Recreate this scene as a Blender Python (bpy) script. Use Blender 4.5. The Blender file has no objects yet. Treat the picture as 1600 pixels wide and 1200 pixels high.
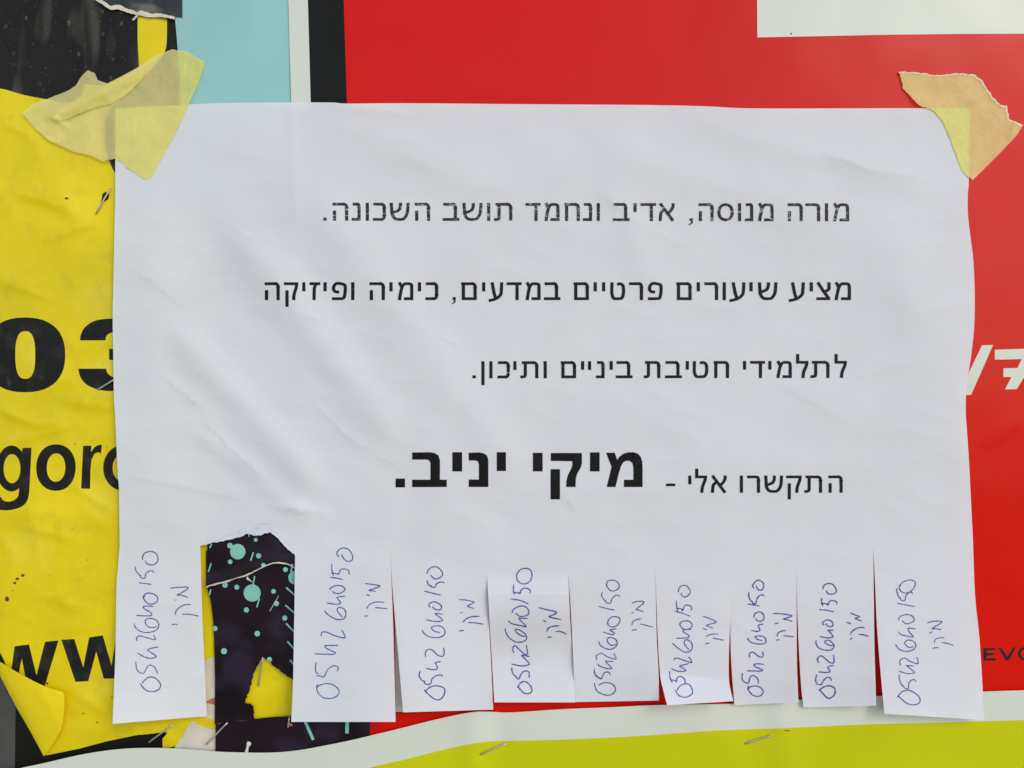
import bpy, math, random
import numpy as np
from mathutils import Vector, noise
from mathutils.geometry import delaunay_2d_cdt

# ------------------------------------------------------------------ camera, sky, sun
sc = bpy.context.scene
S = 0.2208e-3          # metres on the board for one photo pixel
D = 0.27               # camera distance from the board
ZC = 1.5               # height of the picture centre above the ground
cam_d = bpy.data.cameras.new('camera'); cam = bpy.data.objects.new('camera', cam_d)
sc.collection.objects.link(cam); sc.camera = cam
cam.location = (0, -D, ZC); cam.rotation_euler = (math.radians(90), 0, 0)
cam_d.sensor_width = 36; cam_d.lens = 36 * D / (1600 * S)
cam_d.clip_start = 0.01; cam_d.clip_end = 100

SUN_AZ, SUN_EL = math.radians(36), math.radians(30)    # towards the viewer's right, high
sv = Vector((math.sin(SUN_AZ) * math.cos(SUN_EL), -math.cos(SUN_AZ) * math.cos(SUN_EL), math.sin(SUN_EL)))
w = bpy.data.worlds.new('World'); sc.world = w; w.use_nodes = True
nt = w.node_tree; sky = nt.nodes.new('ShaderNodeTexSky'); sky.sky_type = 'NISHITA'; sky.sun_disc = False
sky.sun_elevation = SUN_EL; sky.sun_rotation = math.atan2(sv.x, sv.y)
sky.air_density = 1.0; sky.dust_density = 1.0; sky.ozone_density = 2.2
nt.links.new(sky.outputs[0], nt.nodes['Background'].inputs[0])
nt.nodes['Background'].inputs[1].default_value = 0.15
sd = bpy.data.lights.new('sun', 'SUN'); sd.energy = 0.6; sd.angle = math.radians(20); sd.color = (1, 0.84, 0.62)
sun = bpy.data.objects.new('sun', sd); sc.collection.objects.link(sun)
sun.rotation_euler = sv.to_track_quat('Z', 'Y').to_euler(); sun.location = sv * 3
sc.view_settings.view_transform = 'Standard'; sc.view_settings.look = 'None'
sc.view_settings.exposure = 0.5; sc.view_settings.gamma = 1

rnd = random.Random(7)

# ------------------------------------------------------------------ materials
def mat(name, col, rough=.5, spec=.5, spots=None, vary=.06, vscale=25, bump=.0, bscale=900, stretch=(1, 1, 1),
        trans=0, trans_col=None, see=0, see_col=None, metal=0, coat=0, fine=None):
    m = bpy.data.materials.new(name); m.use_nodes = True; n = m.node_tree.nodes; l = m.node_tree.links
    b = n['Principled BSDF']; out = n['Material Output']
    b.inputs['Roughness'].default_value = rough; b.inputs['Specular IOR Level'].default_value = spec
    b.inputs['Metallic'].default_value = metal; b.inputs['Coat Weight'].default_value = coat
    b.inputs['Coat Roughness'].default_value = .25
    geo = n.new('ShaderNodeNewGeometry')
    def noise_(scale, detail=3, st=(1, 1, 1), off=0):
        mp = n.new('ShaderNodeMapping'); mp.inputs['Scale'].default_value = st; mp.inputs['Location'].default_value = (off, off * .7, off * 1.3)
        l.new(geo.outputs['Position'], mp.inputs['Vector'])
        t = n.new('ShaderNodeTexNoise'); t.inputs['Scale'].default_value = scale; t.inputs['Detail'].default_value = detail
        l.new(mp.outputs[0], t.inputs['Vector']); return t.outputs['Fac']
    def mixc(fac, a, c):
        x = n.new('ShaderNodeMix'); x.data_type = 'RGBA'
        for sock, v in ((x.inputs[0], fac), (x.inputs[6], a), (x.inputs[7], c)):
            if isinstance(v, (tuple, float, int)): sock.default_value = v if not isinstance(v, tuple) else (*v, 1)
            else: l.new(v, sock)
        return x.outputs[2]
    def ramp(f, a, c):
        r = n.new('ShaderNodeMapRange'); r.inputs[1].default_value = a; r.inputs[2].default_value = c; l.new(f, r.inputs[0]); return r.outputs[0]
    lo = tuple(max(0, c * (1 - vary)) for c in col); hi = tuple(min(1, c * (1 + vary)) for c in col)
    c = mixc(ramp(noise_(vscale, 4), .3, .7), lo, hi)
    if fine: # (colour, amount, scale, stretch, threshold)
        f = ramp(noise_(fine[2], 2, fine[3], 3.1), fine[4], fine[4] + .12)
        mm = n.new('ShaderNodeMath'); mm.operation = 'MULTIPLY'; mm.inputs[1].default_value = fine[1]; l.new(f, mm.inputs[0])
        c = mixc(mm.outputs[0], c, fine[0])
    for sp in (spots or []):   # (colour, amount, scale, threshold radius)
        v = n.new('ShaderNodeTexVoronoi'); v.inputs['Scale'].default_value = sp[2]; v.inputs['Randomness'].default_value = 1
        mp = n.new('ShaderNodeMapping'); mp.inputs['Scale'].default_value = sp[4] if len(sp) > 4 else (1, 1, 1)
        l.new(geo.outputs['Position'], mp.inputs['Vector'])
        ad = n.new('ShaderNodeVectorMath'); ad.operation = 'ADD'; nz = n.new('ShaderNodeTexNoise'); nz.inputs['Scale'].default_value = sp[2] * 2.2
        sc_ = n.new('ShaderNodeVectorMath'); sc_.operation = 'SCALE'; sc_.inputs['Scale'].default_value = .35 / sp[2]
        l.new(geo.outputs['Position'], nz.inputs['Vector']); l.new(nz.outputs['Color'], sc_.inputs[0]); l.new(mp.outputs[0], ad.inputs[0]); l.new(sc_.outputs[0], ad.inputs[1])
        l.new(ad.outputs[0], v.inputs['Vector'])
        a = ramp(v.outputs['Distance'], sp[3], sp[3] * .5)
        sep = n.new('ShaderNodeSeparateColor'); l.new(v.outputs['Color'], sep.inputs[0])
        g = ramp(sep.outputs[0], .35, 1.0)
        m1 = n.new('ShaderNodeMath'); m1.operation = 'MULTIPLY'; l.new(a, m1.inputs[0]); l.new(g, m1.inputs[1])
        m2 = n.new('ShaderNodeMath'); m2.operation = 'MULTIPLY'; l.new(m1.outputs[0], m2.inputs[0]); m2.inputs[1].default_value = sp[1]
        c = mixc(m2.outputs[0], c, sp[0])
    l.new(c, b.inputs['Base Color'])
    if bump:
        bp = n.new('ShaderNodeBump'); bp.inputs['Strength'].default_value = 1; bp.inputs['Distance'].default_value = bump
        l.new(noise_(bscale, 4, stretch), bp.inputs['Height']); l.new(bp.outputs[0], b.inputs['Normal'])
    sh = b.outputs[0]
    if trans:
        t = n.new('ShaderNodeBsdfTranslucent'); t.inputs[0].default_value = (*(trans_col or col), 1)
        x = n.new('ShaderNodeMixShader'); x.inputs[0].default_value = trans; l.new(sh, x.inputs[1]); l.new(t.outputs[0], x.inputs[2]); sh = x.outputs[0]
    if see:
        t = n.new('ShaderNodeBsdfTransparent'); t.inputs[0].default_value = (*see_col, 1)
        x = n.new('ShaderNodeMixShader'); x.inputs[0].default_value = see; l.new(sh, x.inputs[1]); l.new(t.outputs[0], x.inputs[2]); sh = x.outputs[0]
    l.new(sh, out.inputs['Surface'])
    return m

M = {}
M['paper'] = mat('flyer_paper', (.775, .805, .835), .8, .25, vary=.02, vscale=30, bump=.00007, bscale=420, stretch=(.22, 1, 1.6), trans=.10, trans_col=(.8, .8, .8), see=.045, see_col=(1, 1, 1))
M['ink_bold'] = mat('toner_solid_black', (.007, .007, .007), .6, .15, vary=.3, vscale=900)
M['torn_fibre'] = mat('torn_paper_fibre', (.64, .68, .73), .95, .1, vary=.08, vscale=600, bump=.00015, bscale=900)
M['ink'] = mat('toner_black', (.008, .008, .009), .6, .2, vary=.3, vscale=900, fine=((.3, .3, .32), .4, 1500, (.25, 1, 1), .68))
M['ink_worn'] = mat('toner_black_worn', (.028, .028, .03), .6, .2, vary=.35, vscale=900, fine=((.5, .5, .52), .7, 1100, (.5, 1, 1.2), .57))
M['pen'] = mat('ballpoint_ink', (.085, .08, .33), .5, .3, vary=.4, vscale=700, fine=((.45, .45, .66), .4, 2200, (1, 1, 1), .62))
M['core'] = mat('poster_paper_core', (.74, .72, .62), .8, .2)
M['yellow'] = mat('yellow_print', (.74, .595, .004), .42, .3, vary=.12, vscale=22, bump=.00004, bscale=500, fine=((.45, .38, .03), .22, 130, (1, 1, 1), .56),
                  spots=[((.25, .17, .03), .5, 260, .10), ((.95, .85, .3), .10, 45, .45)])
M['black'] = mat('black_print', (.015, .014, .0115), .5, .14, vary=.2, vscale=20, bump=.00003, bscale=700,
                 spots=[((.20, .20, .17), .38, 330, .24, (1, 1, .7)), ((.1, .095, .08), .35, 120, .3, (1, 1, .4)), ((.3, .3, .25), .45, 800, .18)],
                 fine=((.085, .08, .06), .7, 60, (1.6, 1, .4), .5))
M['letter_black'] = mat('black_letter_print', (.014, .0135, .0115), .5, .14, vary=.2, vscale=60, bump=.00003, bscale=700,
                        spots=[((.12, .12, .10), .25, 250, .3, (1, 1, .6))], fine=((.05, .05, .045), .3, 160, (1, 1, 1), .5))
M['teal'] = mat('teal_print', (.30, .57, .55), .4, .3, vary=.08, vscale=14, bump=.00002, bscale=300)
M['red'] = mat('red_print', (.65, .008, .003), .24, .16, vary=.05, vscale=9, bump=.000012, bscale=700)
M['pwhite'] = mat('white_print', (.66, .70, .61), .33, .35, vary=.02, vscale=12)
M['pblack'] = mat('deep_black_print', (.010, .0098, .0085), .5, .12, vary=.2, vscale=12)
M['lime'] = mat('lime_print', (.57, .58, .002), .22, .4, vary=.05, vscale=16)
M['night'] = mat('dark_confetti_print', (.012, .006, .011), .36, .2, vary=.5, vscale=45, bump=.00003, bscale=160, fine=((.03, .02, .045), .6, 60, (1, 1, 1), .5))
M['mint'] = mat('mint_confetti_print', (.22, .54, .45), .36, .5, vary=.08, vscale=150)
M['cream'] = mat('cream_torn_paper', (.64, .60, .49), .85, .2, vary=.08, vscale=150, bump=.00012, bscale=800)
M['rust'] = mat('reddish_stain', (.42, .16, .12), .8, .2, vary=.3, vscale=500)
M['fleck'] = mat('brown_fleck', (.10, .06, .03), .8, .2, vary=.4, vscale=900)
M['photo'] = mat('dark_photo_print', (.03, .027, .022), .3, .5, vary=.7, vscale=55, fine=((.16, .15, .12), .8, 70, (1, 1, 2), .52))
M['board'] = mat('grey_board', (.06, .063, .056), .5, .4, vary=.25, vscale=50, bump=.00005, bscale=400, spots=[((.2, .2, .18), .4, 300, .2)])
M['tape'] = mat('masking_tape', (.93, .86, .34), .45, .35, vary=.06, vscale=160, bump=.00017, bscale=1300, stretch=(1, 1, .6), see=.38, see_col=(1, 1, .30), trans=.12)
M['tape_double'] = mat('masking_tape_doubled', (.90, .82, .28), .55, .3, vary=.05, vscale=120, bump=.00017, bscale=1300, see=.3, see_col=(1, 1, .22), trans=.1)
M['tape_edge'] = mat('tape_torn_edge', (.82, .74, .50), .8, .2, vary=.15, vscale=900, bump=.0002, bscale=1500)
M['steel'] = mat('staple_wire', (.50, .47, .39), .38, .5, metal=.6, vary=.2, vscale=400)
M['hole'] = mat('dark_dent', (.02, .017, .01), .8, .2)

# ------------------------------------------------------------------ geometry helpers
def P(px, py, h):                  # h in mm off the board; a point seen at photo pixel px, py
    k = (D - h * 1e-3) / D
    return Vector(((px - 800) * S * k, -h * 1e-3, ZC + (600 - py) * S * k))

WL = {}                            # world location of every object
def link(o, parent=None, loc=None):
    sc.collection.objects.link(o); WL[o.name] = loc
    if parent is not None: o.parent = parent; o.location = loc - WL[parent.name]
    else: o.location = loc
    return o
def tag(o, label, cat=None, group=None, kind=None):
    if label: o['label'] = label
    if cat: o['category'] = cat
    if group: o['group'] = group
    if kind: o['kind'] = kind
    return o
def thing(name, loc, label, cat, group=None):
    o = bpy.data.objects.new(name, None); o.empty_display_size = .01
    link(o, None, loc); return tag(o, label, cat, group)
def mesh_obj(name, verts, faces, mats, parent=None, fmat=None, smooth=True):
    V = np.array([tuple(v) for v in verts]); c = (V.min(0) + V.max(0)) / 2
    me = bpy.data.meshes.new(name); me.from_pydata([tuple(v) for v in (V - c)], [], faces)
    for m_ in mats: me.materials.append(m_)
    if fmat is not None: me.polygons.foreach_set('material_index', fmat)
    me.polygons.foreach_set('use_smooth', [smooth] * len(me.polygons)); me.update()
    o = bpy.data.objects.new(name, me)
    return link(o, parent, Vector(c))

def resample(poly, step, closed=True):
    out = []; n = len(poly)
    for i in range(n if closed else n - 1):
        a, b = poly[i], poly[(i + 1) % n]; d = math.dist(a, b); k = max(1, math.ceil(d / step))
        for j in range(k): out.append((a[0] + (b[0] - a[0]) * j / k, a[1] + (b[1] - a[1]) * j / k))
    if not closed: out.append(poly[-1])
    return out
def smooth_poly(pts, step, closed=False):      # Catmull-Rom
    n = len(pts); out = []
    if n < 3: return resample(pts, step, closed)
    for i in range(n if closed else n - 1):
        g = lambda k: pts[k % n] if closed else pts[max(0, min(n - 1, k))]
        p0, p1, p2, p3 = g(i - 1), g(i), g(i + 1), g(i + 2); k = max(1, math.ceil(math.dist(p1, p2) / step))
        for j in range(k):
            t = j / k
            out.append(tuple(.5 * (2 * p1[a] + (p2[a] - p0[a]) * t + (2 * p0[a] - 5 * p1[a] + 4 * p2[a] - p3[a]) * t * t + (3 * p1[a] - p0[a] - 3 * p2[a] + p3[a]) * t ** 3) for a in (0, 1)))
    if not closed: out.append(pts[-1])
    return out
def torn(pts, amp=1.2, step=3, seed=0):        # ragged open edge between its first and last point
    q = resample(pts, step, False); r = random.Random(seed); o = [q[0]]
    for i, (x, y) in enumerate(q[1:-1], 1):
        dx, dy = q[i + 1][0] - q[i - 1][0], q[i + 1][1] - q[i - 1][1]; L = math.hypot(dx, dy) or 1
        a = amp * (r.uniform(-1, 1) * .6 + .8 * noise.noise(Vector((x * .11, y * .11, seed))))
        o.append((x - dy / L * a, y + dx / L * a))
    return o + [q[-1]]
def winding(P_, poly):                         # non-zero winding of points (N,2) in poly
    poly = np.asarray(poly); x, y = P_[:, 0], P_[:, 1]; wn = np.zeros(len(P_), int)
    a = poly; b = np.roll(poly, -1, 0)
    for (x1, y1), (x2, y2) in zip(a, b):
        if y1 == y2: continue
        s_ = (x2 - x1) * (y - y1) - (x - x1) * (y2 - y1)
        wn += ((y1 <= y) & (y2 > y) & (s_ > 0)).astype(int) - ((y1 > y) & (y2 <= y) & (s_ < 0)).astype(int)
    return wn != 0

def tri(polys_keep, extra_loops, pts, holes=()):
    verts, edges = [], []
    def loop(p):
        s0 = len(verts); n = len(p); verts.extend(p); edges.extend((s0 + i, s0 + (i + 1) % n) for i in range(n))
    for p in list(polys_keep) + list(extra_loops) + list(holes): loop(p)
    verts.extend(pts)
    res = delaunay_2d_cdt([Vector(v) for v in verts], edges, [], 0, 1e-4)
    V = np.array([(v.x, v.y) for v in res[0]]); F = np.array([f for f in res[2] if len(f) == 3])
    C = V[F].mean(1); keep = np.zeros(len(F), bool)
    for p in polys_keep:
        pa = np.asarray(p); lo, hi = pa.min(0), pa.max(0)
        box = np.where((C[:, 0] >= lo[0]) & (C[:, 0] <= hi[0]) & (C[:, 1] >= lo[1]) & (C[:, 1] <= hi[1]) & ~keep)[0]
        if len(box): keep[box[winding(C[box], p)]] = True
    for p in holes: keep &= ~winding(C, p)
    F = F[keep]; C = C[keep]
    # orientation: counter-clockwise seen by the camera (pixel y points down)
    a, b, c = V[F[:, 0]], V[F[:, 1]], V[F[:, 2]]
    cr = (b[:, 0] - a[:, 0]) * (c[:, 1] - a[:, 1]) - (b[:, 1] - a[:, 1]) * (c[:, 0] - a[:, 0])
    F[cr > 0] = F[cr > 0][:, ::-1]
    used = np.unique(F); rm = -np.ones(len(V), int); rm[used] = np.arange(len(used))
    return V[used], rm[F], C
def seg_dist(p, a, b):
    dx, dy = b[0] - a[0], b[1] - a[1]; L2 = dx * dx + dy * dy or 1; t = max(0, min(1, ((p[0] - a[0]) * dx + (p[1] - a[1]) * dy) / L2))
    return math.hypot(p[0] - a[0] - t * dx, p[1] - a[1] - t * dy)
def sheet(name, outline, hf, mats, parent=None, grid=8, regions=(), holes=(), thick=.16, core=None, joined=(), normals=False):
    outline = resample(outline, grid); pa = np.asarray(outline); lo, hi = pa.min(0), pa.max(0)
    regs = [(resample(p, grid), k) for p, k in regions]
    g = []; j = 0; y = lo[1] + grid * .5
    while y < hi[1]:
        x = lo[0] + (grid * .5 if j % 2 else 0)
        while x < hi[0]: g.append((x + .13 * grid * math.sin(x * 3 + y), y + .13 * grid * math.cos(x + y * 2))); x += grid
        y += grid * .87; j += 1
    G = np.array(g); G = G[winding(G, outline)] if len(g) else G
    V, F, C = tri([outline], [r for r, _ in regs], [tuple(p) for p in G], [resample(h_, grid) for h_ in holes])
    fm = np.zeros(len(F), int)
    for p, k in regs: fm[winding(C, p)] = k
    hs = [hf(x, y) for x, y in V]
    verts = [P(x, y, h) for (x, y), h in zip(V, hs)]; faces = [tuple(map(int, f)) for f in F]; fm = list(map(int, fm)); nf = len(faces)
    if thick:                      # cut edge of the paper, on vertices of its own
        cnt = {}
        for k, f in enumerate(faces):
            for u, v in ((f[0], f[1]), (f[1], f[2]), (f[2], f[0])): cnt.setdefault((min(u, v), max(u, v)), []).append((u, v, k))
        for e in cnt.values():
            if len(e) != 1: continue
            u, v, k = e[0]; mid = (V[u] + V[v]) / 2
            if any(seg_dist(mid, p, q) < .7 for line_ in joined for p, q in zip(line_, line_[1:])): continue
            n0 = len(verts)
            verts += [verts[u], verts[v], P(*V[v], hs[v] - thick), P(*V[u], hs[u] - thick)]
            faces.append((n0 + 1, n0, n0 + 3, n0 + 2)); fm.append(len(mats) if core else fm[k])
    o = mesh_obj(name, verts, faces, list(mats) + ([core] if core else []), parent, fm)
    if normals:
        me = o.data; n1 = []; e = 1.5; q = S * 1e3
        for x, y in V:
            gx = (hf(x + e, y) - hf(x - e, y)) / (2 * e * q); gz = -(hf(x, y + e) - hf(x, y - e)) / (2 * e * q)
            n1.append(Vector((-gx, -1, -gz)).normalized())
        ln = []
        for p in me.polygons:
            for vi in p.vertices: ln.append(n1[vi] if p.index < nf else p.normal)
        me.normals_split_custom_set([tuple(v) for v in ln])
    return o
def ink(name, polys, hf, material, parent, lift=.06, grid=7):
    polys = [resample(p, grid) for p in polys]
    V, F, C = tri(polys, [], [])
    verts = [P(x, y, hf(x, y) + lift) for x, y in V]
    return mesh_obj(name, verts, [tuple(map(int, f)) for f in F], [material], parent)
MITER = 1.25
def ribbon(pts, wx, wy=None, taper=False, seed=0):     # polygon quads along a centre line
    wy = wy or wx; L, R = [], []; n = len(pts)
    for i, (x, y) in enumerate(pts):
        if i == 0: dx, dy = pts[1][0] - x, pts[1][1] - y; m_ = 1
        elif i == n - 1: dx, dy = x - pts[i - 1][0], y - pts[i - 1][1]; m_ = 1
        else:
            a = (x - pts[i - 1][0], y - pts[i - 1][1]); b = (pts[i + 1][0] - x, pts[i + 1][1] - y)
            la, lb = math.hypot(*a) or 1, math.hypot(*b) or 1; a = (a[0] / la, a[1] / la); b = (b[0] / lb, b[1] / lb)
            dx, dy = a[0] + b[0], a[1] + b[1]; q = math.hypot(dx, dy)
            if q < .3: dx, dy, q = b[0], b[1], 1; m_ = 1
            else: m_ = min(MITER, 2 / q)
        l_ = math.hypot(dx, dy) or 1; nx, ny = -dy / l_, dx / l_
        f = m_
        if taper: f *= .82 + .35 * noise.noise(Vector((i * .35, seed, 1))) ; f *= min(1, .55 + min(i, n - 1 - i) * .35)
        L.append((x + nx * wx / 2 * f, y + ny * wy / 2 * f)); R.append((x - nx * wx / 2 * f, y - ny * wy / 2 * f))
    return [[L[i], L[i + 1], R[i + 1], R[i]] for i in range(n - 1)]

def ell(cx, cy, rx, ry, n=28, rot=0, p=2.0):
    o = []
    for i in range(n):
        t = 2 * math.pi * i / n; c, s_ = math.cos(t), math.sin(t)
        x = rx * math.copysign(abs(c) ** (2 / p), c); y = ry * math.copysign(abs(s_) ** (2 / p), s_)
        o.append((cx + x * math.cos(rot) - y * math.sin(rot), cy + x * math.sin(rot) + y * math.cos(rot)))
    return o
def seg(x1, y1, x2, y2, wd): return ribbon([(x1, y1), (x2, y2)], wd)[0]
def N(x, y, s_, k): return noise.noise(Vector((x / s_, y / s_, k)))
def ridge(x, y, x1, y1, x2, y2, wd, A):
    dx, dy = x2 - x1, y2 - y1; L = math.hypot(dx, dy); t = ((x - x1) * dx + (y - y1) * dy) / L; d = ((x - x1) * dy - (y - y1) * dx) / L
    e = 1
    if t < 0: e = math.exp(-(t / (wd * 1.6)) ** 2)
    elif t > L: e = math.exp(-((t - L) / (wd * 1.6)) ** 2)
    return A * math.exp(-(d / wd) ** 2) * e
def sm(a, b, v):
    t = max(0, min(1, (v - a) / (b - a))); return t * t * (3 - 2 * t)

def crease(x, y, x1, y1, x2, y2, wl, wr, A):     # sharp fold line, steeper on one side
    dx, dy = x2 - x1, y2 - y1; L = math.hypot(dx, dy); t = ((x - x1) * dx + (y - y1) * dy) / L; d = ((x - x1) * dy - (y - y1) * dx) / L
    if t < -20 or t > L + 20 or abs(d) > 90: return 0
    e = sm(-18, L * .3, t) * sm(L + 18, L * .7, t); d += 2.5 * N(x, y, 16, 77)
    return A * math.exp(-abs(d) / (wl if d < 0 else wr)) * e

# ------------------------------------------------------------------ the board behind everything
V_ = [P(x, y, h) for h in (0, -18) for x, y in ((-420, 1650), (2020, 1650), (2020, -450), (-420, -450))]
bd = mesh_obj('notice_board', V_, [(0, 1, 2, 3), (7, 6, 5, 4), (0, 4, 5, 1), (1, 5, 6, 2), (2, 6, 7, 3), (3, 7, 4, 0)], [M['board']], smooth=False)
tag(bd, 'dark grey flat notice board behind all the layered posters', 'notice board')
bv = bd.modifiers.new('bevel', 'BEVEL'); bv.width = .002; bv.segments = 2

gr = bpy.data.meshes.new('ground'); gr.from_pydata([(-40, -40, 0), (40, -40, 0), (40, 40, 0), (-40, 40, 0)], [], [(0, 1, 2, 3)]); gr.materials.append(mat('warm_bounce_paving', (.42, .32, .20), .9, .2, vary=.15, vscale=3))  # unseen sheet, added so warm light bounces up onto the papers
go = bpy.data.objects.new('ground', gr); link(go, None, Vector((0, 0, 0))); tag(go, 'plain paved ground added out of view below the notice board to bounce warm light up', kind='structure')

# ------------------------------------------------------------------ poster height fields (mm)
def h_dark(x, y): return .18 + .08 * N(x, y, 90, 3) + .25 * math.exp(-((x - 24) / 5) ** 2)
def h_yel(x, y):
    h = .75 + .40 * N(x, y, 110, 1) + .18 * N(x, y, 45, 2)
    h += ridge(x, y, 20, 690, 95, 668, 9, .55) + ridge(x, y, -20, 330, 90, 290, 30, .5) + ridge(x, y, 60, 250, 110, 330, 24, .4) + ridge(x, y, 40, 800, 170, 815, 16, .35)
    for c in ((0, 640, 60, 668, 4, 12, .3), (55, 668, 100, 655, 3, 10, .3), (20, 300, 110, 330, 5, 22, .3), (60, 380, 150, 350, 4, 20, .22), (0, 440, 80, 470, 4, 22, .22), (110, 760, 175, 800, 4, 16, .22), (20, 820, 120, 845, 4, 20, .25),
              (60, 930, 150, 960, 4, 20, .2), (0, 190, 60, 220, 5, 20, .25), (100, 625, 172, 640, 4, 16, .22), (70, 990, 160, 975, 4, 16, .15), (120, 1085, 170, 1120, 4, 16, .2), (30, 740, 60, 860, 5, 24, .2)): h += 2.4 * crease(x, y, *c)
    h += .30 * (1 - abs(N(x, y, 60, 95)) * 2.2) + .06 * (1 - abs(N(x, y, 22, 96)) * 2) - .25 * math.exp(-((x - 270) ** 2 + (y - 1133) ** 2) / 60)
    h += .25 * math.exp(-((x - 212) / 6) ** 2) * (1 if y > 1100 else 0)
    return max(.35, h) - .25 * math.exp(-((x - 163) ** 2 + (y - 310) ** 2) / 250)
def h_teal(x, y): return 1.35 + .25 * N(x * 2.2, y * .5, 120, 5) + .35 * math.sin((x - 270) / 180 * math.pi) + ridge(x, y, 385, -30, 400, 180, 22, .25)
def h_red(x, y): return 1.8 + .38 * N(x, y * .8, 240, 7) + .16 * N(x, y, 80, 8) + crease(x, y, 620, 60, 760, 130, 8, 40, .22) + crease(x, y, 900, 20, 1040, 90, 8, 40, .2) + crease(x, y, 1530, 700, 1600, 660, 6, 30, .2) + crease(x, y, 1540, 900, 1600, 930, 6, 30, .2)
def h_conf(x, y):
    h = 2.3 + .22 * N(x, y, 70, 11) + .7 * ridge(x, y, 340, 1050, 430, 1000, 22, .5) + ridge(x, y, 356, 1165, 372, 1128, 6, .35)
    return h
def h_bot(x, y):
    h = 3.05 + .26 * N(x, y, 130, 13)
    h += ridge(x, y, 742, 1100, 742, 1260, 24, .75) - ridge(x, y, 778, 1100, 772, 1200, 24, .45) + ridge(x, y, 1222, 1130, 1236, 1230, 26, .55) - ridge(x, y, 1185, 1100, 1185, 1220, 30, .35)
    h += ridge(x, y, 1050, 1090, 1120, 1150, 40, .4)
    for a, b in ((751, 1179), (792, 1161.5), (1165, 1162), (1205.5, 1149.5)): h -= .4 * math.exp(-((x - a) ** 2 + (y - b) ** 2) / 70)
    return h

# lower-left dark poster under the yellow one
o = sheet('dark_poster', [(25, 1040), (330, 1040), (330, 1330), (22, 1330)], h_dark, [M['pblack']], grid=14, core=M['core'])
tag(o, 'plain black poster showing under the folded bottom corner of the yellow poster', 'poster')

# yellow poster with black print
def G03():
    R = []
    R += [(ell(39, 554.5, 63, 58.5, 44, 0, 2.35), 1), (ell(39.5, 554.7, 15.6, 37.3, 30, 0, 2.6), 0)]
    R.append((smooth_poly([(125, 532), (126, 524), (132, 512), (146, 502), (162, 498.5), (178, 498), (215, 500)], 3) + [(240, 510), (240, 600)] +
              smooth_poly([(215, 610), (177, 611), (160, 610), (145, 606), (133, 599), (125, 588), (122.5, 576)], 3) +
              [(166, 576)] + smooth_poly([(166, 576), (167.5, 582), (171, 586), (178, 589.5), (190, 590)], 3) + [(200, 563), (170.5, 562.5), (170.5, 545), (200, 545)] +
              smooth_poly([(190, 519), (177, 519.3), (170, 521.5), (166, 526), (165, 532)], 3), 1))
    return R
c3 = lambda *p: [(x / 4, 560 + y / 4) for x, y in p]
gord = [(ell(18, 732, 23.5, 36, 36), 1), (ell(18.8, 732.2, 13.2, 22.8, 28), 0),
        (c3((140, 560), (197, 558)) + smooth_poly(c3((185, 800), (181, 850), (168, 893), (132, 928), (62, 948), (-10, 945), (-60, 920)), 2) + smooth_poly(c3((-60, 860), (2, 866), (18, 886), (55, 896), (96, 880), (116, 850), (122, 775)), 2) + c3((128, 690), (135, 600)), 1),
        (ell(87.4, 730.6, 30.9, 36.4, 36, .03, 2.15), 1), (ell(87.6, 730.6, 14.5, 22.2, 28, .03, 2.1), 0),
        (c3((519, 546), (571, 545), (569, 586), (590, 555), (612, 542), (637, 539), (632, 592), (610, 587), (590, 597), (573, 632), (566, 690), (563, 815), (507, 814)), 1),
        (ell(192, 731, 30.9, 35.5, 36), 1), (ell(191.5, 731, 15.5, 21.5, 28), 0)]
www = [([(-30, 1000), (-10, 1000), (7, 1033), (15, 1066), (22.8, 1009.8), (45.3, 1006.8), (57, 1055), (70.3, 1002.8), (91.5, 1000.6), (70, 1072), (43, 1076), (34, 1029), (24, 1080), (0, 1082)], 1),
       ([(95.8, 999.6), (116.2, 998.4), (130, 1043), (139.3, 996), (160.6, 992.6), (174.3, 1040), (182, 992), (203, 990), (183, 1060), (162, 1060.5), (150.4, 1018), (138, 1064.2), (117.8, 1065.6)], 1)]
hdrA = [(-60, -40), (215, -40), (215, 60), (217, 100), (217, 106), (195, 118), (168, 134), (140, 150), (118, 162), (95, 160)] + smooth_poly([(72, 155), (40, 149), (15, 142), (0, 138.5), (-60, 134)], 8)
hdrB = [(261, -40), (320, -40), (320, 330), (200, 330)] + smooth_poly([(186, 285), (180, 271), (175, 262), (169, 245), (164, 222), (164, 195), (175, 168), (200, 146), (225, 120), (248, 95), (259, 76), (261, 50)], 6)
fl = [(35.5, 899, 3, 2.4), (27, 904.5, 3, 2.2), (23, 911, 2.6, 2.2), (11, 936, 3.4, 4.2), (130, 1115, 1.6, 1.3), (175, 1090, 1.2, 1.6), (20, 923, 1, 1), (104, 310, 3, 2), (152, 1128.6, 1.5, 1.2), (117, 694, 1.2, 1.2), (136, 875, 1, 1)]
yel_out = [(-80, -60), (300, -60), (300, 330), (345, 330), (345, 820), (480, 820), (480, 1127), (345, 1127), (345, 1150), (300, 1162), (262, 1168.5), (254, 1168.5), (254, 1154), (258, 1150)] + \
          torn([(262, 1144), (246, 1145), (232, 1147), (214, 1148.5)], .5, 4, 3) + [(168, 1158), (122.5, 1170), (68, 1181), (48, 1144), (26, 1106), (0, 1056), (-30, 1000), (-80, 900)]
yr = thing('yellow_poster', P(90, 600, 0), 'large yellow poster with black heading and cut-off black 03, gord and ww lettering', 'poster')
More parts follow.
